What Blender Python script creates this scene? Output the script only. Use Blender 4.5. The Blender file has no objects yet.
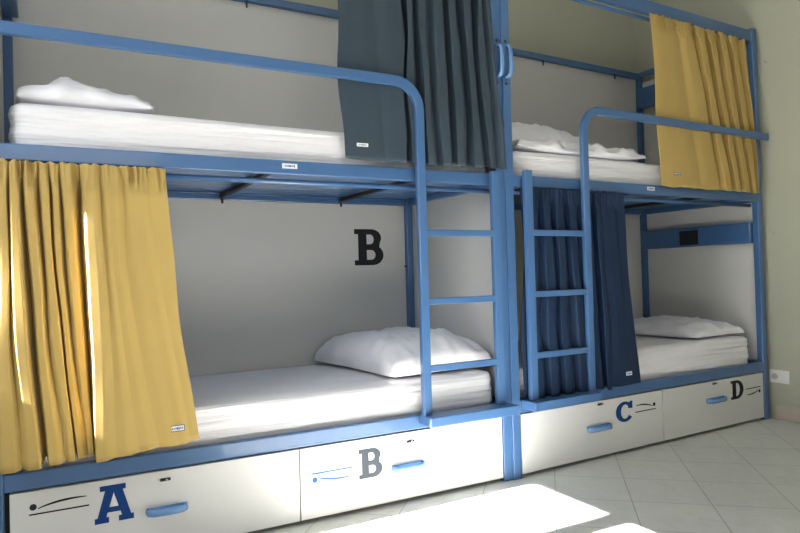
import bpy, bmesh, math, random
from mathutils import Vector, Matrix, noise
random.seed(7)
C = bpy.context.scene.collection
S = bpy.context.scene

# ---------------------------------------------------------------- materials
def nodes(name):
    m = bpy.data.materials.new(name); m.use_nodes = True
    nt = m.node_tree; return m, nt, nt.nodes['Principled BSDF']
def mat(name, col, rough=.5, metal=0, spec=.5, bump=0, bscale=40, var=0, vscale=3, sheen=0, coat=0, stretch=None):
    m, nt, b = nodes(name)
    b.inputs['Base Color'].default_value = (*col, 1); b.inputs['Roughness'].default_value = rough
    b.inputs['Metallic'].default_value = metal; b.inputs['Specular IOR Level'].default_value = spec
    b.inputs['Sheen Weight'].default_value = sheen; b.inputs['Coat Weight'].default_value = coat
    tc = nt.nodes.new('ShaderNodeTexCoord')
    if var:
        n = nt.nodes.new('ShaderNodeTexNoise'); n.inputs['Scale'].default_value = vscale; n.inputs['Detail'].default_value = 4
        nt.links.new(tc.outputs['Object'], n.inputs['Vector'])
        r = nt.nodes.new('ShaderNodeValToRGB'); r.color_ramp.elements[0].position = .3; r.color_ramp.elements[1].position = .7
        r.color_ramp.elements[0].color = (*[c*(1-var) for c in col], 1); r.color_ramp.elements[1].color = (*[min(1, c*(1+var)) for c in col], 1)
        nt.links.new(n.outputs['Fac'], r.inputs['Fac']); nt.links.new(r.outputs['Color'], b.inputs['Base Color'])
    if bump:
        n = nt.nodes.new('ShaderNodeTexNoise'); n.inputs['Scale'].default_value = bscale; n.inputs['Detail'].default_value = 5
        v = tc.outputs['Object']
        if stretch:
            mp = nt.nodes.new('ShaderNodeMapping'); mp.inputs['Scale'].default_value = stretch
            nt.links.new(v, mp.inputs['Vector']); v = mp.outputs['Vector']
        nt.links.new(v, n.inputs['Vector'])
        bp = nt.nodes.new('ShaderNodeBump'); bp.inputs['Strength'].default_value = bump; bp.inputs['Distance'].default_value = .01
        nt.links.new(n.outputs['Fac'], bp.inputs['Height']); nt.links.new(bp.outputs['Normal'], b.inputs['Normal'])
    return m
M = {}
M['blue'] = mat('blue_enamel', (.054, .132, .290), .3, 0, .5, .03, 120, coat=.35)
M['grip'] = mat('blue_plastic', (.13, .27, .52), .25, 0, .6)
M['panel'] = mat('pale_laminate', (.60, .59, .57), .5, 0, .3, .03, 200, .02, 2)
M['drawer'] = mat('drawer_laminate', (.66, .655, .645), .5, 0, .25, .03, 200, .015, 2)
M['wall'] = mat('sage_green_plaster', (.43, .435, .345), .85, 0, .2, .12, 60, .03, 1.5)
M['white_wall'] = mat('white_plaster', (.78, .78, .78), .9, 0, .2, .05, 60)
M['yellow'] = mat('yellow_cotton', (.485, .340, .112), .8, 0, .2, .12, 700, .03, 6, .05)
M['slate'] = mat('slate_cotton', (.040, .060, .080), .78, 0, .25, .12, 700, .05, 6)
M['navy'] = mat('navy_cotton', (.008, .022, .058), .6, 0, .3, .12, 700, .06, 6)
M['white'] = mat('white_cotton', (.86, .85, .89), .85, 0, .2, .7, 10, .01, 3, .1)
M['sheet'] = mat('mattress_sheet', (.87, .855, .88), .85, 0, .2, 1.0, 12, .01, 3, .05, stretch=(.2, .5, 7))
M['black'] = mat('black_plastic', (.012, .012, .014), .45)
M['ink'] = mat('black_vinyl', (.018, .019, .022), .7, 0, .2)
M['inkblue'] = mat('blue_vinyl', (.006, .045, .19), .65, 0, .2)
M['inkgrey'] = mat('grey_vinyl', (.065, .078, .095), .7, 0, .15)
M['inksky'] = mat('sky_blue_vinyl', (.035, .135, .34), .7, 0, .15)
M['chrome'] = mat('chrome', (.7, .7, .72), .2, 1)
M['label'] = mat('label_white', (.75, .78, .78), .5)
M['plate'] = mat('white_plastic', (.78, .78, .76), .35)
M['skirting'] = mat('pink_beige_tile', (.50, .43, .36), .5, 0, .4, .05, 60, .08, 12)
M['dark'] = mat('plinth_black', (.02, .02, .025), .7)

def floor_mat():
    m, nt, b = nodes('floor_tiles')
    tc = nt.nodes.new('ShaderNodeTexCoord'); mp = nt.nodes.new('ShaderNodeMapping')
    mp.inputs['Rotation'].default_value = (0, 0, math.radians(41.2)); mp.inputs['Location'].default_value = (-.50+.0015, -.10+.0015, 0)
    nt.links.new(tc.outputs['Object'], mp.inputs['Vector'])
    br = nt.nodes.new('ShaderNodeTexBrick'); br.offset = 0; br.squash = 1
    br.inputs['Scale'].default_value = 1; br.inputs['Brick Width'].default_value = .31; br.inputs['Row Height'].default_value = .31
    br.inputs['Mortar Size'].default_value = .0022; br.inputs['Mortar Smooth'].default_value = .3; br.inputs['Bias'].default_value = 0
    br.inputs['Color1'].default_value = (.60, .60, .565, 1); br.inputs['Color2'].default_value = (.63, .63, .595, 1)
    br.inputs['Mortar'].default_value = (.33, .325, .30, 1)
    nt.links.new(mp.outputs['Vector'], br.inputs['Vector'])
    n = nt.nodes.new('ShaderNodeTexNoise'); n.inputs['Scale'].default_value = 9; n.inputs['Detail'].default_value = 8; n.inputs['Roughness'].default_value = .7; n.inputs['Distortion'].default_value = 1.2
    nt.links.new(tc.outputs['Object'], n.inputs['Vector'])
    r = nt.nodes.new('ShaderNodeValToRGB'); r.color_ramp.elements[0].position = .33; r.color_ramp.elements[1].position = .62
    r.color_ramp.elements[0].color = (.92, .92, .91, 1); r.color_ramp.elements[1].color = (1.04, 1.04, 1.03, 1)
    nt.links.new(n.outputs['Fac'], r.inputs['Fac'])
    mx = nt.nodes.new('ShaderNodeMix'); mx.data_type = 'RGBA'; mx.blend_type = 'MULTIPLY'; mx.inputs['Factor'].default_value = 1
    nt.links.new(br.outputs['Color'], mx.inputs['A']); nt.links.new(r.outputs['Color'], mx.inputs['B'])
    nt.links.new(mx.outputs['Result'], b.inputs['Base Color'])
    b.inputs['Roughness'].default_value = .38; b.inputs['Specular IOR Level'].default_value = .45
    bp = nt.nodes.new('ShaderNodeBump'); bp.inputs['Strength'].default_value = .35; bp.inputs['Distance'].default_value = .003; bp.invert = True
    nt.links.new(br.outputs['Fac'], bp.inputs['Height']); nt.links.new(bp.outputs['Normal'], b.inputs['Normal'])
    return m
M['floor'] = floor_mat()

# ---------------------------------------------------------------- helpers
def obj(name, bm, m, parent=None, smooth=False):
    me = bpy.data.meshes.new(name); bm.normal_update(); bm.to_mesh(me); bm.free()
    me.materials.append(M[m] if isinstance(m, str) else m)
    if smooth:
        for p in me.polygons: p.use_smooth = True
    o = bpy.data.objects.new(name, me); C.objects.link(o)
    if parent: o.parent = parent
    return o
def thing(name, label, cat, loc=(0, 0, 0), rz=0, group=None):
    o = bpy.data.objects.new(name, None); o.empty_display_size = .1; C.objects.link(o)
    o.location = loc; o.rotation_euler = (0, 0, rz); tag(o, label, cat, group); return o
def tag(o, label, cat, group=None):
    o['label'] = label; o['category'] = cat
    if group: o['group'] = group
def bx(bm, x0, x1, y0, y1, z0, z1, bev=.002, M4=None):
    r = bmesh.ops.create_cube(bm, size=1)
    vs = r['verts']
    for v in vs:
        v.co = Vector((x0+(v.co.x+.5)*(x1-x0), y0+(v.co.y+.5)*(y1-y0), z0+(v.co.z+.5)*(z1-z0)))
    if bev:
        es = list({e for v in vs for e in v.link_edges})
        g = bmesh.ops.bevel(bm, geom=es, offset=bev, segments=2, affect='EDGES', profile=.5)
        vs = list({v for f in g['faces'] for v in f.verts} | {v for v in vs if v.is_valid})
    if M4:
        bmesh.ops.transform(bm, matrix=M4, verts=vs)
    return bm
def box(*a, **k): return bx(bmesh.new(), *a, **k)
def sweep(bm, pts, w, h, side=Vector((0, 1, 0)), n=None, bev=.15):
    """rounded rectangular or round tube along pts; w in the path's plane, h along side"""
    if n: prof = [(w/2*math.cos(2*math.pi*i/n), h/2*math.sin(2*math.pi*i/n)) for i in range(n)]
    else:
        c = min(w, h)*bev; prof = []
        for sx, sy, a0 in ((1, 1, 0), (-1, 1, 90), (-1, -1, 180), (1, -1, 270)):
            for k in range(3):
                a = math.radians(a0+45*k); prof.append((sx*(w/2-c)+c*math.cos(a), sy*(h/2-c)+c*math.sin(a)))
    P = [Vector(p) for p in pts]; rings = []
    for i, p in enumerate(P):
        t = ((P[min(i+1, len(P)-1)]-p).normalized()+(p-P[max(i-1, 0)]).normalized()).normalized()
        s = side - t*side.dot(t); s.normalize(); u = t.cross(s)
        rings.append([bm.verts.new(p+u*a+s*b) for a, b in prof])
    m = len(prof)
    for a, b in zip(rings, rings[1:]):
        for j in range(m): bm.faces.new((a[j], a[(j+1) % m], b[(j+1) % m], b[j]))
    bm.faces.new(rings[0]); bm.faces.new(list(reversed(rings[-1])))
    bmesh.ops.recalc_face_normals(bm, faces=bm.faces[:])
    return bm
def arc(cx, cz, r, a0, a1, n, y):
    return [(cx+r*math.cos(math.radians(a0+(a1-a0)*i/n)), y, cz+r*math.sin(math.radians(a0+(a1-a0)*i/n))) for i in range(n+1)]
def extrude_shape(name, loops, depth, m, parent, mw):
    """closed 2-D outlines (holes by even-odd fill), given a thickness"""
    cu = bpy.data.curves.new(name, 'CURVE'); cu.dimensions = '2D'; cu.fill_mode = 'BOTH'; cu.extrude = depth/2
    for lp in loops:
        sp = cu.splines.new('POLY'); sp.points.add(len(lp)-1); sp.use_cyclic_u = True
        for q, p in zip(sp.points, lp): q.co = (p[0], p[1], 0, 1)
    t = bpy.data.objects.new('t', cu); C.objects.link(t)
    dg = bpy.context.evaluated_depsgraph_get(); me = bpy.data.meshes.new_from_object(t.evaluated_get(dg))
    bpy.data.objects.remove(t); bpy.data.curves.remove(cu)
    me.name = name; me.transform(mw); me.materials.clear(); me.materials.append(M[m])
    o = bpy.data.objects.new(name, me); C.objects.link(o); o.parent = parent; return o
def ell(cx, cy, rx, ry, a0, a1, n=20):
    return [(cx+rx*math.cos(math.radians(a0+(a1-a0)*i/n)), cy+ry*math.sin(math.radians(a0+(a1-a0)*i/n))) for i in range(n+1)]
# slab-serif capitals in a box 1 high
GL = {
 'A': [[(0, 0), (.36, 0), (.36, .15), (.29, .15), (.325, .27), (.655, .27), (.69, .15), (.61, .15), (.61, 0), (1.0, 0), (1.0, .15), (.93, .15), (.72, .86), (.80, .86), (.80, 1), (.14, 1), (.14, .86), (.27, .86), (.07, .15), (0, .15)],
       [(.37, .41), (.49, .80), (.61, .41)]],
 'B': [[(0, 0), (.52, 0)] + ell(.54, .28, .32, .28, -90, 52) + ell(.50, .76, .30, .24, -28, 90) + [(0, 1), (0, .86), (.11, .86), (.11, .14), (0, .14)],
       [(.36, .15), (.50, .15)] + ell(.50, .285, .12, .135, -90, 90, 10) + [(.36, .42)],
       [(.36, .58), (.47, .58)] + ell(.47, .715, .105, .135, -90, 90, 10) + [(.36, .85)]],
 'C': [[(.86, 1.0), (.74, 1.0), (.72, .93)] + ell(.46, .5, .46, .51, 62, 322, 40) + [(.66, .31)] + ell(.48, .5, .22, .36, 315, 40, 24)[::1] + [(.62, .66), (.86, .62)]],
 'D': [[(0, 0), (.42, 0)] + ell(.42, .5, .46, .5, -90, 90, 26) + [(0, 1), (0, .86), (.11, .86), (.11, .14), (0, .14)],
       [(.36, .15), (.42, .15)] + ell(.42, .5, .20, .35, -90, 90, 16) + [(.36, .85)]],
}
def letter(ch, x0, x1, z0, z1, y, m, parent, name='letter_decal', t=.0016):
    xs = max(p[0] for p in GL[ch][0])
    mw = Matrix.Translation((x0, y, z0)) @ Matrix.Rotation(math.pi/2, 4, 'X') @ Matrix.Diagonal(((x1-x0)/xs, z1-z0, 1, 1))
    o = extrude_shape(name, GL[ch], t, m, parent, mw)
    return o
def stroke(pts, w):
    """flat ribbon outline along pts, w(t) wide"""
    P = [Vector(p) for p in pts]; L, R = [], []
    for i, p in enumerate(P):
        t = (P[min(i+1, len(P)-1)]-P[max(i-1, 0)]).normalized(); n = Vector((-t.y, t.x)); ww = w(i/(len(P)-1))
        L.append(tuple(p+n*ww)); R.append(tuple(p-n*ww))
    return L+R[::-1]
def icon(x0, x1, z0, z1, headright, flip, y, m, parent):
    """the lying-sleeper pictogram: head dot, body arc and bed line"""
    w = x1-x0; h = z1-z0
    loops = [ell(.085*w, .66*h, .036*w+.004, .036*w+.004, 0, 342, 19),
             stroke([(w*(.16+.80*i/14), h*(.50+.36*math.sin(math.pi*(i/14)**.8*.62))) for i in range(15)], lambda t: .0030*math.sin(math.pi*(.08+.86*t))+.0006),
             stroke([(0.02*w, .16*h), (w, .16*h)], lambda t: .0024)]
    sx = -1 if headright else 1; sz = -1 if flip else 1
    mw = Matrix.Translation((x1 if headright else x0, y, z1 if flip else z0)) @ Matrix.Rotation(math.pi/2, 4, 'X') @ Matrix.Diagonal((sx, sz, 1, 1))
    return extrude_shape('sleeper_decal', loops, .0014, m, parent, mw)
def small_tag(name, w, h, m4, parent, border=None):
    """small woven label with illegible stitched marks"""
    bm = bmesh.new(); bx(bm, -w/2, w/2, -.0008, .0008, -h/2, h/2, .0003); bm.transform(m4)
    o = obj(name, bm, 'label', parent)
    bm = bmesh.new()
    if border:
        for a in ((-w/2, w/2, h/2-.0022, h/2), (-w/2, w/2, -h/2, -h/2+.0022), (-w/2, -w/2+.0022, -h/2, h/2), (w/2-.0022, w/2, -h/2, h/2)):
            bx(bm, a[0], a[1], -.0016, -.0006, a[2], a[3], 0)
    r = random.Random(3); x = -w*.33
    while x < w*.33:
        ww = r.uniform(.0018, .0045); hh = r.uniform(.3, .5)*h
        bx(bm, x, x+ww, -.0014, -.0006, -hh/2, hh/2*r.uniform(.4, 1), 0); x += ww+r.uniform(.001, .003)
    bm.transform(m4)
    obj('stitched_mark', bm, border or 'inkblue', o)
    return o

# ---------------------------------------------------------------- room
BY, BTH, W2 = -.007, .044, 2.10
T2 = Matrix.Translation((0, BY, 0)) @ Matrix.Rotation(BTH, 4, 'Z')
T1 = Matrix.Translation((-2.06, 0, 0))
def struct(name, bm, m, mw=None):
    if mw: bm.transform(mw)
    o = obj(name, bm, m); o['kind'] = 'structure'; return o
LX = -3.25; RX = 2.145; FY = -4.3; CZ = 3.25; WB = 1.055
struct('floor', box(LX-.2, 3.2, FY-.2, 1.5, -.1, 0, bev=0), 'floor')
struct('ceiling', box(LX-.2, 3.0, FY-.2, 1.3, CZ, CZ+.1, bev=0), 'white_wall')
struct('wall_back', box(LX-.2, 2.2, WB, WB+.15, 0, CZ, bev=0), 'wall')
struct('wall_right', box(RX, RX+.15, FY-.3, 1.1, 0, CZ, bev=0), 'wall', T2)
struct('wall_front', box(LX-.2, 2.6, FY-.15, FY, 0, CZ, bev=0), 'wall')
# left wall with a tall two-leaf window opening; the sun comes in here
SD = Vector((1, .004, -.66))        # way the sunlight travels
def wy(x, y): return y-SD.y/SD.x*(x-LX)
w_a = wy(.05, -.078); w_b = wy(.05, -.533); w_c = wy(.05, -.655); w_d = w_c-.46
wz = (.115-LX)*-SD.z; ws = 1.42
bm = bmesh.new()
bx(bm, LX-.12, LX, w_a, 1.2, 0, CZ, 0); bx(bm, LX-.12, LX, FY, w_d-.9, 0, CZ, 0)
bx(bm, LX-.12, LX, w_d-.9, w_a, wz+.02, CZ, 0); bx(bm, LX-.12, LX, w_d-.9, w_a, 0, ws, 0)
struct('wall_left', bm, 'wall')
bm = bmesh.new()
for a, b in ((w_b, w_c), (w_d-.07, w_d+.05), (w_d-.9, w_d-.84)): bx(bm, LX-.09, LX-.03, min(a, b), max(a, b), ws, wz+.02, .003)
bx(bm, LX-.09, LX-.03, w_d-.9, w_a, wz, wz+.06, .003); bx(bm, LX-.09, LX-.03, w_d-.9, w_a, ws, ws+.06, .003)
struct('window_1', bm, 'plate')
bm = box(RX-.014, RX, FY, -.02, 0, .088, bev=.002); struct('baseboard_right', bm, 'skirting', T2)
bm = box(RX-.012, RX, FY, -.02, .088, .106, bev=.002); struct('trim_1', bm, 'wall', T2)

# wall outlet
o = thing('wall_outlet', 'white wall power outlet beside the far end of the right bunk', 'power outlet', T2 @ Vector((RX, -.045, .268)), BTH)
obj('cover_plate', box(-.010, 0, -.062, .062, -.042, .042, bev=.003), 'plate', o)
bm = bmesh.new(); bmesh.ops.create_cone(bm, cap_ends=True, segments=32, radius1=.024, radius2=.024, depth=.006, matrix=Matrix.Translation((-.012, .022, 0)) @ Matrix.Rotation(math.pi/2, 4, 'Y'))
sk = obj('socket', bm, 'plate', o, False)
bm = bmesh.new(); bmesh.ops.create_cone(bm, cap_ends=True, segments=32, radius1=.019, radius2=.019, depth=.003, matrix=Matrix.Translation((-.0158, .022, 0)) @ Matrix.Rotation(math.pi/2, 4, 'Y'))
obj('socket_recess', bm, 'skirting', sk)
wb = thing('wall_bracket', 'tiny pale screw hook in the green wall beside the right post at the top', 'hook', T2 @ Vector((RX, -.035, 2.255)), BTH)
obj('hook_arm', sweep(bmesh.new(), [(0, 0, 0), (-.030, 0, 0)], .007, .007, n=10), 'chrome', wb)
wb = thing('wall_bracket', 'tiny pale screw hook in the green wall level with the power shelf', 'hook', T2 @ Vector((RX, -.045, 1.17)), BTH)
obj('hook_arm', sweep(bmesh.new(), [(0, 0, 0), (-.026, 0, 0)], .006, .006, n=10), 'chrome', wb)

# ---------------------------------------------------------------- bunk bed
D = .905; H = 2.474; PW = .05; PD = .04
ZB, ZT = 1.373, 1.428         # upper bed rail
LB, LT = .305, .362           # lower bed rail
def bunk(W, mw, rz, label, second):
    R = thing('bunk_bed', label, 'bunk bed', mw.translation, rz, 'blue steel bunk beds in a row')
    sk = .042 if second else 0            # the second bunk's left end is set clear of its neighbour
    rs = 0 if second else .024
    # posts
    xl0 = 0 if second else -.014
    for x0, x1, y0, y1 in ((xl0, xl0+PW, 0, PD), (W-PW, W, 0, PD), (sk, sk+PW, D-PD, D), (W-PW, W, D-PD, D)):
        zt = H if y0 == 0 else 2.43+rs
        obj('post', box(x0, x1, y0, y1, 0, zt, bev=.004), 'blue', R)
    a, b = PW+xl0, W-PW
    obj('top_rail', box(a, b, .004, .034, 2.385, 2.458, bev=.004), 'blue', R)
    obj('top_rail', box(a+sk, b, D-.032, D-.004, 2.388+rs, 2.43+rs, bev=.003), 'blue', R)
    obj('top_rail', box(W-.042, W-.006, PD, D-PD, 2.40, 2.435, bev=.003), 'blue', R)
    if not second: obj('top_rail', box(.006, .042, PD, D-PD, 2.40, 2.435, bev=.003), 'blue', R)
    obj('curtain_rod', sweep(bmesh.new(), [(a, .045, 2.372), (b, .045, 2.372)], .018, .018, n=12), 'blue', R, True)
    obj('curtain_rod', sweep(bmesh.new(), [(a, .055, 1.352), (b, .055, 1.352)], .022, .022, n=12), 'blue', R, True)
    # upper and lower bed frames
    for zb, zt in ((ZB, ZT), (LB, LT)):
        obj('bed_rail', box(a, b, 0, .028, zb, zt, bev=.004), 'blue', R)
        obj('bed_rail', box(a+sk, b, D-.03, D-.002, zb, zt, bev=.004), 'blue', R)
        obj('bed_rail', box(W-.040, W-.008, PD, D-PD, zb, zt, bev=.003), 'blue', R)
        obj('bed_rail', box(.008+sk, .040+sk, PD, D-PD, zb, zt, bev=.003), 'blue', R)
        # ledge flange and slatted base
        bm = bmesh.new()
        bx(bm, a, b, .028, .060, zb+.028, zb+.034, .001); bx(bm, a+sk, b, D-.062, D-.03, zb+.028, zb+.034, .001)
        n = 9
        for i in range(n):
            y = .095+(D-.19)*i/(n-1)
            bx(bm, a+.0, b-.0, y-.041, y+.041, zb+.035, zb+.040, .001)
        obj('slatted_base', bm, 'blue', R)
        for x in (.30, .95, 1.60):
            obj('cross_bar', box(x-.012, x+.012, .03, D-.03, zb+.008, zb+.027, bev=.002), 'dark', R)
            if zb > 1: obj('stop_pin', sweep(bmesh.new(), [(x, D-.036, zb+.010), (x, D-.036, zb-.018)], .012, .012, n=8), 'black', R)
    for x in (.45, 1.10, 1.80):
        obj('stop_pin', sweep(bmesh.new(), [(x, D-.030, 2.39+rs), (x, D-.030, 2.355+rs)], .010, .010, n=8), 'black', R)
    # panels
    bp = []
    for z0, z1 in ((.37, ZB+.03), (1.43, 2.40+rs)):
        bp.append(obj('back_panel', box(a+sk-.01, b+.01, D-.008, D+.006, z0, z1, bev=0), 'panel', R))
        obj('end_panel', box(W-.012, W-.002, PD, D-PD, z0, z1 if z0 < 1 else 2.36, bev=0), 'panel', R)
        bm = box(-.005, .005, 0, D-PD*2, z0, z1 if z0 < 1 else 2.36, bev=0)
        for v in bm.verts: v.co.x += .007+sk*(v.co.y+PD)/D; v.co.y += PD
        obj('end_panel', bm, 'panel', R)
    for z in (.62, 1.02):
        for x in (W-PW-.003,): obj('bolt_head', sweep(bmesh.new(), [(x+.004, D-PD*.5, z), (x-.006, D-PD*.5, z)], .012, .012, n=10, side=Vector((0, 0, 1))), 'black', R)
    # headboard power shelf
    def shelf(x0, x1, z0, z1, s, outlet=True):
        sh = obj('power_shelf', box(x0, x1, .045, D-.035, z0, z1, bev=.004), 'blue', R)
        if outlet:
            xo = x0 if s > 0 else x1
            po = obj('power_socket', box(min(xo, xo-s*.006), max(xo, xo-s*.006), .405, .545, z0+.012, z1-.022, bev=.002), 'black', sh)
            for y in (.44, .51):
                bm = bmesh.new(); bmesh.ops.create_cone(bm, cap_ends=True, segments=24, radius1=.021, radius2=.021, depth=.004, matrix=Matrix.Translation((xo-s*.007, y, (z0+z1)/2-.005)) @ Matrix.Rotation(math.pi/2, 4, 'Y'))
                obj('socket_face', bm, 'dark', po)
    if second:
        shelf(W-.075, W-.013, 1.112, 1.245, 1); shelf(W-.075, W-.013, 2.165, 2.305, 1)
    else:
        shelf(.013, .075, 2.15, 2.305, -1)
    # guard rail: bends down and becomes the ladder's outer stile (bunk 1) or inner stile (bunk 2)
    gy = -.038
    sx = W-.478 if not second else .482      # x of the stile
    zg = 1.787 if not second else 1.776; r = .115
    ztray = .368
    if not second:
        pts = [(-.05, gy, zg), (.5, gy, zg), (1.0, gy, zg)]+arc(sx-r, zg-r, r, 90, 0, 12, gy)+[(sx, gy, 1.2), (sx, gy, ztray)]
    else:
        pts = [(W+.006, gy, zg), (1.5, gy, zg), (1.0, gy, zg)]+arc(sx+r, zg-r, r, 90, 180, 12, gy)+[(sx, gy, 1.2), (sx, gy, ztray)]
    obj('guard_rail', sweep(bmesh.new(), pts, .042, .026, bev=.2), 'blue', R)
    ex = -.016 if not second else W-.012
    obj('guard_bracket', box(ex-.010, ex+.010, gy, .004, zg-.015, zg+.015, bev=.002), 'blue', R)
    # ladder
    ox = W-.088 if not second else .100
    zt = 1.43 if not second else 1.445
    lad = obj('ladder', box(ox-.022, ox+.022, gy-.013, gy+.013, ztray, zt, bev=.004), 'blue', R)
    l, rr = (sx, ox) if sx < ox else (ox, sx)
    for z in (1.145, .850, .563) if not second else (1.150, .860, .572):
        obj('rung', box(l+.020, rr-.020, gy-.012, gy+.012, z-.013, z+.015, bev=.003), 'blue', lad)
    tx0, tx1 = (l-.018, rr+.06) if not second else (l-.045, rr+.0)
    obj('step_tray', box(tx0, tx1, -.10, -.001, .326, ztray, bev=.004), 'blue', R)
    hx = W-.025 if not second else .022
    obj('grab_handle', sweep(bmesh.new(), [(hx, .002, 2.030), (hx, -.020, 2.028), (hx, -.032, 2.020), (hx, -.038, 2.005), (hx, -.040, 1.98), (hx, -.040, 1.93), (hx, -.038, 1.908), (hx, -.032, 1.893), (hx, -.020, 1.885), (hx, .002, 1.883)], .013, .022, side=Vector((1, 0, 0)), n=12), 'grip', R, True)
    for z in (2.055, 1.855): obj('bolt_head', sweep(bmesh.new(), [(W-.025 if not second else .022, .002, z), (W-.025 if not second else .022, -.004, z)], .012, .012, n=10, side=Vector((1, 0, 0))), 'dark', R)
    # drawers
    mid = W/2-.006 if not second else W/2+.028
    obj('plinth', box(a, b, .045, .060, .006, .300, bev=0), 'dark', R)
    specs = [
     (0, a+.004, mid-.002, .44 if 0 else None),
    ]
    cfg = ([('A', .052, mid-.002, (-1.763+2.06, -1.640+2.06, .152, .277), 'inkblue', (-1.958+2.06, -1.779+2.06, .215, .262), 0, 0, 'ink', (-1.600+2.06, -1.462+2.06, .163), (-1.535+2.06, .266)),
            ('B', mid+.002, b-.004, (-.783+2.06, -.676+2.06, .136, .256), 'inkgrey', (-.990+2.06, -.812+2.06, .150, .200), 0, 1, 'inksky', (-.632+2.06, -.478+2.06, .156), (-.54+2.06, .257))]
           if not second else
           [('C', a+.006, mid-.002, (.700, .828, .166, .270), 'inkblue', (.850, 1.018, .196, .246), 1, 0, 'ink', (.486, .646, .166), (.585, .280)),
            ('D', mid+.002, b-.006, (1.705, 1.832, .166, .278), 'ink', (1.855, 2.015, .170, .222), 1, 1, 'ink', (1.465, 1.625, .190), (1.545, .282))])
    for ch, x0, x1, L, lm, I, hr, fl, im, Hn, K in cfg:
        d = obj('drawer', box(x0, x1, .004, .044, .018, .297, bev=.0015), 'drawer', R)
        letter(ch, L[0], L[1], L[2], L[3], .0034, lm, d)
        icon(I[0], I[1], I[2], I[3], hr, fl, .0034, im, d)
        hx0, hx1, hz = Hn; n = 14
        pts = [(hx0+.004, .004, hz), (hx0+.006, -.014, hz), (hx0+.018, -.027, hz), (hx0+.05, -.031, hz), (hx1-.05, -.031, hz), (hx1-.018, -.027, hz), (hx1-.006, -.014, hz), (hx1-.004, .004, hz)]
        bm = sweep(bmesh.new(), pts, .013, .026, side=Vector((0, 0, 1)), n=12)
        bx(bm, hx0+.003, hx1-.003, .0, .004, hz-.012, hz+.012, .001)
        obj('handle', bm, 'grip', d, True)
        lo = obj('lock', sweep(bmesh.new(), [(K[0]-.017, .003, K[1]), (K[0]-.012, .0025, K[1]), (K[0]+.012, .0025, K[1]), (K[0]+.017, .003, K[1])], .012, .011, side=Vector((0, 0, 1)), n=12), 'black', d)
        obj('lock_barrel', sweep(bmesh.new(), [(K[0]+.004, .003, K[1]), (K[0]+.004, -.006, K[1])], .009, .009, side=Vector((0, 0, 1)), n=12), 'chrome', lo)
    # small maker labels on the upper rail
    xl = 1.012 if not second else 1.030
    small_tag('rail_label', .062, .020, Matrix.Translation((xl, -.0008, 1.406)), R)
    if not second:
        # letter painted on the lower back panel
        letter('B', 1.687, 1.868, 1.030, 1.235, D-.0085, 'ink', bp[0])
    return R
bunk(2.06, T1, 0, 'left blue steel bunk bed with drawers marked A and B', False)
bunk(W2, T2, BTH, 'right blue steel bunk bed with drawers marked C and D', True)

# ---------------------------------------------------------------- bedding
def mattress(label, mw, rz, x0, x1, z0, z1, seed):
    """sheeted mattress: rounded edges, creases running along its sides"""
    W = x1-x0; y0, y1 = .040, D-.045; Dp = y1-y0; h = z1-z0
    bm = bmesh.new(); bmesh.ops.create_cube(bm, size=1)
    for v in bm.verts: v.co = Vector((v.co.x*W, v.co.y*Dp, (v.co.z+.5)*h))
    def cut(axis, n, lo, hi):
        for i in range(1, n):
            c = Vector((0, 0, 0)); c[axis] = lo+(hi-lo)*i/n; no = Vector((0, 0, 0)); no[axis] = 1
            bmesh.ops.bisect_plane(bm, geom=bm.verts[:]+bm.edges[:]+bm.faces[:], plane_co=c, plane_no=no)
    cut(0, 100, -W/2, W/2); cut(1, 24, -Dp/2, Dp/2); cut(2, 24, 0, h)
    R_ = .045
    for v in bm.verts:
        p = v.co.copy()
        q = Vector((max(-W/2+R_, min(W/2-R_, p.x)), max(-Dp/2+R_, min(Dp/2-R_, p.y)), max(R_*.6, min(h-R_*.8, p.z))))
        d = p-q; e = Vector((d.x/R_, d.y/R_, d.z/(R_*.8 if p.z > h/2 else R_*.6))); L = e.length; mx = max(abs(e.x), abs(e.y), abs(e.z))
        nrm = Vector((0, 0, 0))
        if L > 1e-6:
            e = e/L*mx if mx > 0 else e
            p = q+Vector((e.x*R_, e.y*R_, e.z*(R_*.8 if p.z > h/2 else R_*.6))); nrm = d.normalized()
        # side creases, long in x
        a = noise.noise(Vector((p.x*1.6+seed, p.y*1.6, p.z*34)))*.0085+noise.noise(Vector((p.x*3+seed, p.y*3, p.z*70+9)))*.004
        if abs(nrm.z) > .8: a = noise.noise(Vector((p.x*5+seed, p.y*9, 3)))*.004
        s = 1 if p.z > .015 else 0
        v.co = p+nrm*(a*s)
        if p.z > h*.8: v.co.z += noise.noise(Vector((p.x*2.2, p.y*2.2, seed)))*.006
    o = obj('mattress', bm, 'sheet', None, True)
    o.matrix_world = mw @ Matrix.Translation(((x0+x1)/2, (y0+y1)/2, z0))
    o.location = (mw @ Matrix.Translation(((x0+x1)/2, (y0+y1)/2, z0))).translation; o.rotation_euler = (0, 0, rz)
    tag(o, label, 'mattress', 'sheeted bunk mattresses'); return o
mz = lambda zb: zb+.0405
mattress('white-sheeted mattress on the lower left bunk under the wall letter B', T1, 0, .060, 2.000, mz(LB), .508, 1)
mattress('white-sheeted mattress on the upper left bunk behind the guard rail', T1, 0, .065, 2.000, mz(ZB), 1.578, 12)
mattress('greyish-white sheeted mattress on the shaded lower right bunk', T2, BTH, .105, 1.985, mz(LB), .528, 23)
mattress('white-sheeted mattress on the upper right bunk beside the yellow curtain', T2, BTH, .105, 2.030, mz(ZB), 1.562, 34)

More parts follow.
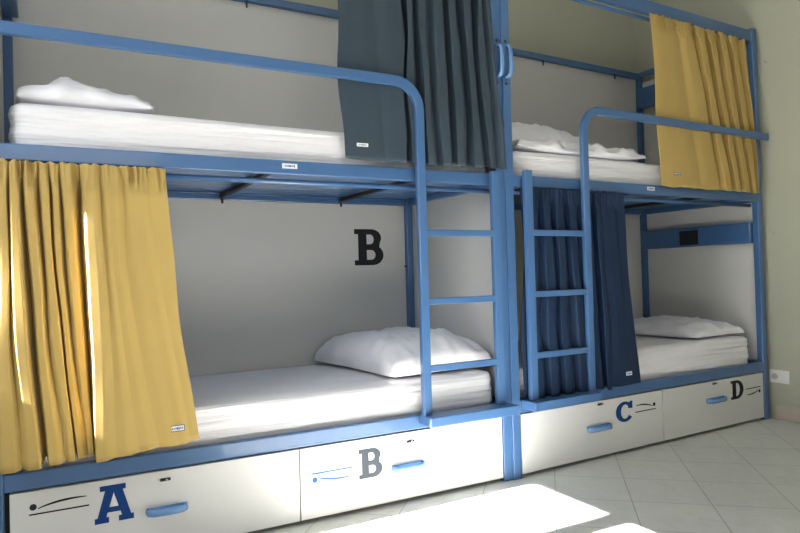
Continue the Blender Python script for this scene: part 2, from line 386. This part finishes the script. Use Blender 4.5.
def pillow(label, mw, loc, rz, a, b, h, seed, droop=(0, 0), wr=1.0, taper=0, name='pillow', cat='pillow', grp='white bunk pillows'):
    """soft pillow: lens-shaped body with pulled corners, a flat resting face and wrinkled cover"""
    n, m = 56, 44; bm = bmesh.new(); top = {}; bot = {}
    for i in range(n+1):
        for j in range(m+1):
            s = -1+2*i/n; t = -1+2*j/m
            s_ = math.sin(s*math.pi/2)*.35+s*.65; t_ = math.sin(t*math.pi/2)*.35+t*.65
            pr = max(0, (1-abs(s_)**3.6)*(1-abs(t_)**3.6))
            T = h*(.80*pr**.24+.20*pr**1.1)*(1-taper*max(0, s_+.2)**1.3)
            x = a*s_*(1-.045*(1-t_*t_)*abs(s_)**3); y = b*t_*(1-.040*(1-s_*s_)*abs(t_)**3)
            P = Vector((x*5+seed, y*5, seed*.7))
            w = (noise.noise(P)*.020+abs(noise.noise(P*2.3))*-.026+noise.noise(Vector((x*16+seed, y*6, 1)))*.012+abs(noise.noise(Vector((x*9, y*24+seed, 4))))*-.010)*wr
            edge = min(1, pr*5)
            dz = droop[0]*s_+droop[1]*t_
            zt = T+w*edge+.010+max(0, dz*pr**.3)
            zb = max(0.0, .006*(1-pr)*3-.004)
            top[i, j] = bm.verts.new((x+noise.noise(P*1.7)*.018*wr, y+noise.noise(P*1.7+Vector((9, 9, 9)))*.018*wr, max(zt, zb+.004)))
            if 0 < i < n and 0 < j < m: bot[i, j] = bm.verts.new((x*.93, y*.93, zb))
            else: bot[i, j] = top[i, j]
    for i in range(n):
        for j in range(m):
            bm.faces.new((top[i, j], top[i+1, j], top[i+1, j+1], top[i, j+1]))
            q = (bot[i, j], bot[i, j+1], bot[i+1, j+1], bot[i+1, j])
            if len(set(q)) == 4:
                try: bm.faces.new(q)
                except ValueError: pass
    bmesh.ops.recalc_face_normals(bm, faces=bm.faces[:])
    o = obj(name, bm, 'white', None, True)
    Mx = mw @ Matrix.Translation(loc) @ Matrix.Rotation(rz, 4, 'Z')
    o.location = Mx.translation; o.rotation_euler = (0, 0, Mx.to_euler().z)
    tag(o, label, cat, grp); return o
pillow('plump white pillow behind the ladder on the lower left bunk', T1, (1.715, .455, .511), math.radians(5), .285, .395, .178, 2.2)
pillow('crumpled white pillow at the left end of the upper left bunk', T1, (.318, .37, 1.584), math.radians(-3), .225, .31, .128, 7.7, wr=1.4, taper=.5)
pillow('flat creased greyish pillow at the far end of the lower right bunk', T2, (1.725, .44, .530), math.radians(2), .235, .37, .105, 13.3, wr=1.1)
pillow('white pillow at the near end of the upper right bunk beside the posts', T2, (.530, .475, 1.567), math.radians(2), .415, .23, .215, 19.1, wr=1.2)

pillow('loosely folded white sheet in front of the pillow on the upper right bunk', T2, (.60, .115, 1.567), math.radians(0), .47, .072, .075, 27.5, wr=1.6, name='folded_sheet', cat='bed sheet', grp=None)

# ---------------------------------------------------------------- curtains
CA = [(-2.055, -.020, -2.075, -.050), (-2.039, -.030, -2.050, -.040), (-2.007, -.070, -1.999, -.100), (-1.993, -.020, -1.968, -.085), (-1.977, -.075, -1.935, -.100), (-1.957, -.015, -1.901, -.030), (-1.939, -.075, -1.886, -.090), (-1.912, -.020, -1.847, -.075), (-1.895, -.070, -1.824, -.085), (-1.878, -.015, -1.817, -.030), (-1.861, -.060, -1.807, -.075), (-1.849, -.020, -1.783, -.060), (-1.832, -.075, -1.768, -.070), (-1.789, -.020, -1.760, -.020), (-1.762, -.090, -1.759, -.110), (-1.730, -.055, -1.695, -.098), (-1.707, -.066, -1.625, -.085), (-1.661, -.042, -1.561, -.075), (-1.618, -.055, -1.495, -.068), (-1.571, -.044, -1.454, -.062), (-1.516, -.045, -1.426, -.060)]
CB = [(-0.838, 0.01, -0.822, -0.022), (-0.761, 0.0, -0.736, -0.022), (-0.666, 0.006, -0.643, -0.02), (-0.588, -0.01, -0.57, -0.026), (-0.507, 0.06, -0.507, 0.03), (-0.512, -0.005, -0.51, -0.024), (-0.459, 0.053, -0.434, 0.03), (-0.453, -0.016, -0.434, -0.03), (-0.385, 0.03, -0.362, 0.012), (-0.368, -0.01, -0.351, -0.028), (-0.29, 0.068, -0.275, 0.03), (-0.295, -0.012, -0.277, -0.02), (-0.217, 0.06, -0.191, 0.03), (-0.22, -0.005, -0.192, -0.03), (-0.13, 0.068, -0.094, 0.03), (-0.132, -0.006, -0.098, -0.022), (-0.088, 0.045, -0.05, 0.0), (-0.074, 0.0, -0.018, -0.034)]
CD = [(1.051, -0.01, 1.083, -0.025), (1.147, -0.015, 1.258, -0.03), (1.284, -0.005, 1.434, -0.022), (1.345, -0.02, 1.552, -0.032), (1.463, 0.055, 1.66, 0.018), (1.447, -0.02, 1.669, -0.032), (1.579, 0.055, 1.781, 0.018), (1.561, -0.02, 1.77, -0.032), (1.687, 0.055, 1.874, 0.018), (1.669, -0.02, 1.863, -0.032), (1.799, 0.055, 1.959, 0.018), (1.789, -0.015, 1.94, -0.03), (1.925, 0.055, 2.024, 0.018), (1.961, 0, 2.022, -0.02)]
CC = [(.085, 0, .075, 0), (.128, 0, .121, -.005), (.133, -.030, .131, -.035), (.201, .010, .208, 0), (.203, -.030, .220, -.035), (.280, .010, .300, 0), (.281, -.030, .312, -.035), (.368, .010, .401, 0), (.368, -.030, .420, -.035), (.458, .010, .513, 0), (.465, -.030, .525, -.035), (.563, .015, .618, .010), (.552, -.035, .580, -.050), (.610, -.015, .643, -.020), (.664, -.020, .714, -.030), (.728, -.010, .790, -.030), (.782, -.010, .852, -.030)]
def curtain(label, m, mw, rz, cols, zt, zb, yhead, ruf, hem, tagpos, ox=0, yoff=0, mid=1.0, border=None, sway=1.0):
    """gathered cloth: each column is one crest or trough of a fold, given at the heading and at the hem"""
    n = len(cols); per = 26; nv = 70; bm = bmesh.new(); g = {}
    def cr(p0, p1, p2, p3, t): return .5*((2*p1)+(-p0+p2)*t+(2*p0-5*p1+4*p2-p3)*t*t+(-p0+3*p1-3*p2+p3)*t**3)
    N = (n-1)*per
    x0 = min(c[0] for c in cols)
    def point(u, v):
        i = min(int(u), n-2); t = u-i
        K = [cols[max(0, min(n-1, i+k))] for k in (-1, 0, 1, 2)]
        te = t*t*(3-2*t)
        def fold(d0, d1):
            if d1 > d0: q = max(0, (t-.38)/.62)      # crest rolls back into a trough
            else: q = min(1, t/.62)
            return d0+(d1-d0)*q*q*(3-2*q)
        xa = K[1][0]+(K[2][0]-K[1][0])*(.5*t+.5*te); xb = K[1][2]+(K[2][2]-K[1][2])*(.5*t+.5*te)
        ya = fold(K[1][1], K[2][1]); yb = fold(K[1][3], K[2][3])
        w = v**mid
        x = xa+(xb-xa)*w; y = ya+(yb-ya)*min(1, v*1.15)
        gth = max(0, min(1, (v-.015)/.10)); gth = gth*gth*(3-2*gth)
        rr = (abs(math.sin(x*170+4*noise.noise(Vector((x*14, v*3, 3)))))-.5)*.030*max(.15, min(1, .6+noise.noise(Vector((x*9, 1, yhead*7)))*2))+noise.noise(Vector((x*60+3, v*6, yhead*9)))*.010
        yh = yhead+ruf*rr+.35*(ya-yhead)
        y = yh*(1-gth)+y*gth
        y += noise.noise(Vector((x*5, v*3, 5)))*.007*v
        z = zt+(zb-zt)*v
        x += noise.noise(Vector((u*.45+yhead*50, v*2.2, 7)))*.035*math.sin(math.pi*min(1, v*1.05))*sway
        x += noise.noise(Vector((x*40, v*6, 8)))*.004*ruf*(1-gth)
        if v > .9: z += (noise.noise(Vector((x*9, 2, 5)))*.010+hem*(y+.03))*(v-.9)/.1
        if v < .03: z += noise.noise(Vector((x*60, 4, 1)))*.010*ruf*(1-v/.03)
        return Vector((x+ox, y+yoff, z))
    for i in range(N+1):
        for j in range(nv+1):
            v = j/nv; v = v*(.55+.45*v) if v < 1 else 1
            g[i, j] = bm.verts.new(point(i/per, v))
    for i in range(N):
        for j in range(nv): bm.faces.new((g[i, j], g[i+1, j], g[i+1, j+1], g[i, j+1]))
    me_o = obj('curtain', bm, m, None, True)
    s = me_o.modifiers.new('cloth_thickness', 'SOLIDIFY'); s.thickness = .0025; s.offset = 0
    base = Vector(((cols[0][2]+cols[-1][2])/2+ox, 0, zb))
    me_o.data.transform(Matrix.Translation(-base))
    me_o.location = (mw @ Matrix.Translation(base)).translation; me_o.rotation_euler = (0, 0, rz)
    tag(me_o, label, 'curtain', 'privacy curtains of the bunks')
    # sewn label
    u, dz, wd, hg = tagpos
    v = 1-dz/(zt-zb)
    p = point(u, v); q = point(u+.06, v); an = math.atan2(q.y-p.y, q.x-p.x)
    small_tag('sewn_label', wd, hg, Matrix.Translation(-base) @ Matrix.Translation(p+Vector((0, -.0035, 0))) @ Matrix.Rotation(an, 4, 'Z'), me_o, border)
    return me_o
curtain('bright yellow curtain of the lower left bunk above drawer A', 'yellow', T1, 0, CA, 1.366, .416, -.022, 1.0, .35, (18.1, .050, .050, .022), ox=2.06, border='inkblue', mid=1.6, sway=.5)
curtain('slate grey curtain hanging across the upper left bunk', 'slate', T1, 0, CB, 2.382, 1.442, .000, 1.0, .3, (.85, .062, .05, .014), ox=2.06, mid=1.5, yoff=-.008)
curtain('mustard yellow curtain at the far end of the upper right bunk', 'yellow', T2, BTH, CD, 2.378, 1.418, .0, 1.0, .3, (.72, .072, .05, .016), yoff=-.006, border='inkblue')
curtain('dark navy curtain behind the ladder of the lower right bunk', 'navy', T2, BTH, CC, 1.368, .366, -.012, 1.0, .2, (14.6, .060, .046, .020), yoff=-.006)

# ---------------------------------------------------------------- light
def sun():
    l = bpy.data.lights.new('sun', 'SUN'); l.energy = 112; l.angle = math.radians(.6); l.color = (1, .975, .95)
    o = bpy.data.objects.new('sun', l); C.objects.link(o); o.rotation_euler = SD.to_track_quat('-Z', 'Y').to_euler(); o.location = (-5, -1, 4)
sun()
def area(name, loc, direction, sx, sy, e, col):
    l = bpy.data.lights.new(name, 'AREA'); l.shape = 'RECTANGLE'; l.size = sx; l.size_y = sy; l.energy = e; l.color = col
    o = bpy.data.objects.new(name, l); C.objects.link(o); o.location = loc; o.rotation_euler = Vector(direction).to_track_quat('-Z', 'Z').to_euler()
area('window_daylight', (LX+.02, (w_a+w_d-.9)/2, 1.72), (1, .0, -.1), w_a-w_d+.9, .9, 46, (.93, .96, 1))
area('rear_fill', (-1.7, FY+.03, 1.6), (0, 1, 0), 1.5, 1.4, 27, (.95, .97, 1))  # added frontal fill from behind the camera; wall_front has no window opening
w = bpy.data.worlds.new('sky'); S.world = w; w.use_nodes = True
bg = w.node_tree.nodes['Background']
sky = w.node_tree.nodes.new('ShaderNodeTexSky'); sky.sky_type = 'NISHITA'; sky.sun_disc = False; sky.sun_elevation = math.radians(33); sky.sun_rotation = math.radians(-90)
w.node_tree.links.new(sky.outputs['Color'], bg.inputs['Color']); bg.inputs['Strength'].default_value = .15

# ---------------------------------------------------------------- camera
cam = bpy.data.cameras.new('camera'); co = bpy.data.objects.new('camera', cam); C.objects.link(co); S.camera = co
cam.sensor_fit = 'HORIZONTAL'; cam.sensor_width = 36; cam.lens = 648.51/800*36; cam.clip_start = .05
yaw, pitch, roll = .4946, .0146, -.0270
f = Vector((math.sin(yaw)*math.cos(pitch), math.cos(yaw)*math.cos(pitch), math.sin(pitch)))
r = Vector((math.cos(yaw), -math.sin(yaw), 0)); u = r.cross(f)
r2 = r*math.cos(roll)+u*math.sin(roll); u2 = -r*math.sin(roll)+u*math.cos(roll)
co.matrix_world = Matrix.Translation((-1.8807, -2.4319, .9640)) @ Matrix((( r2.x, u2.x, -f.x), (r2.y, u2.y, -f.y), (r2.z, u2.z, -f.z))).to_4x4()
S.view_settings.view_transform = 'Standard'; S.view_settings.look = 'None'; S.view_settings.gamma = 1
S.view_settings.use_curve_mapping = False; S.view_settings.exposure = 0
S.cycles.use_denoising = True; S.cycles.max_bounces = 8; S.cycles.diffuse_bounces = 5; S.cycles.sample_clamp_indirect = 30
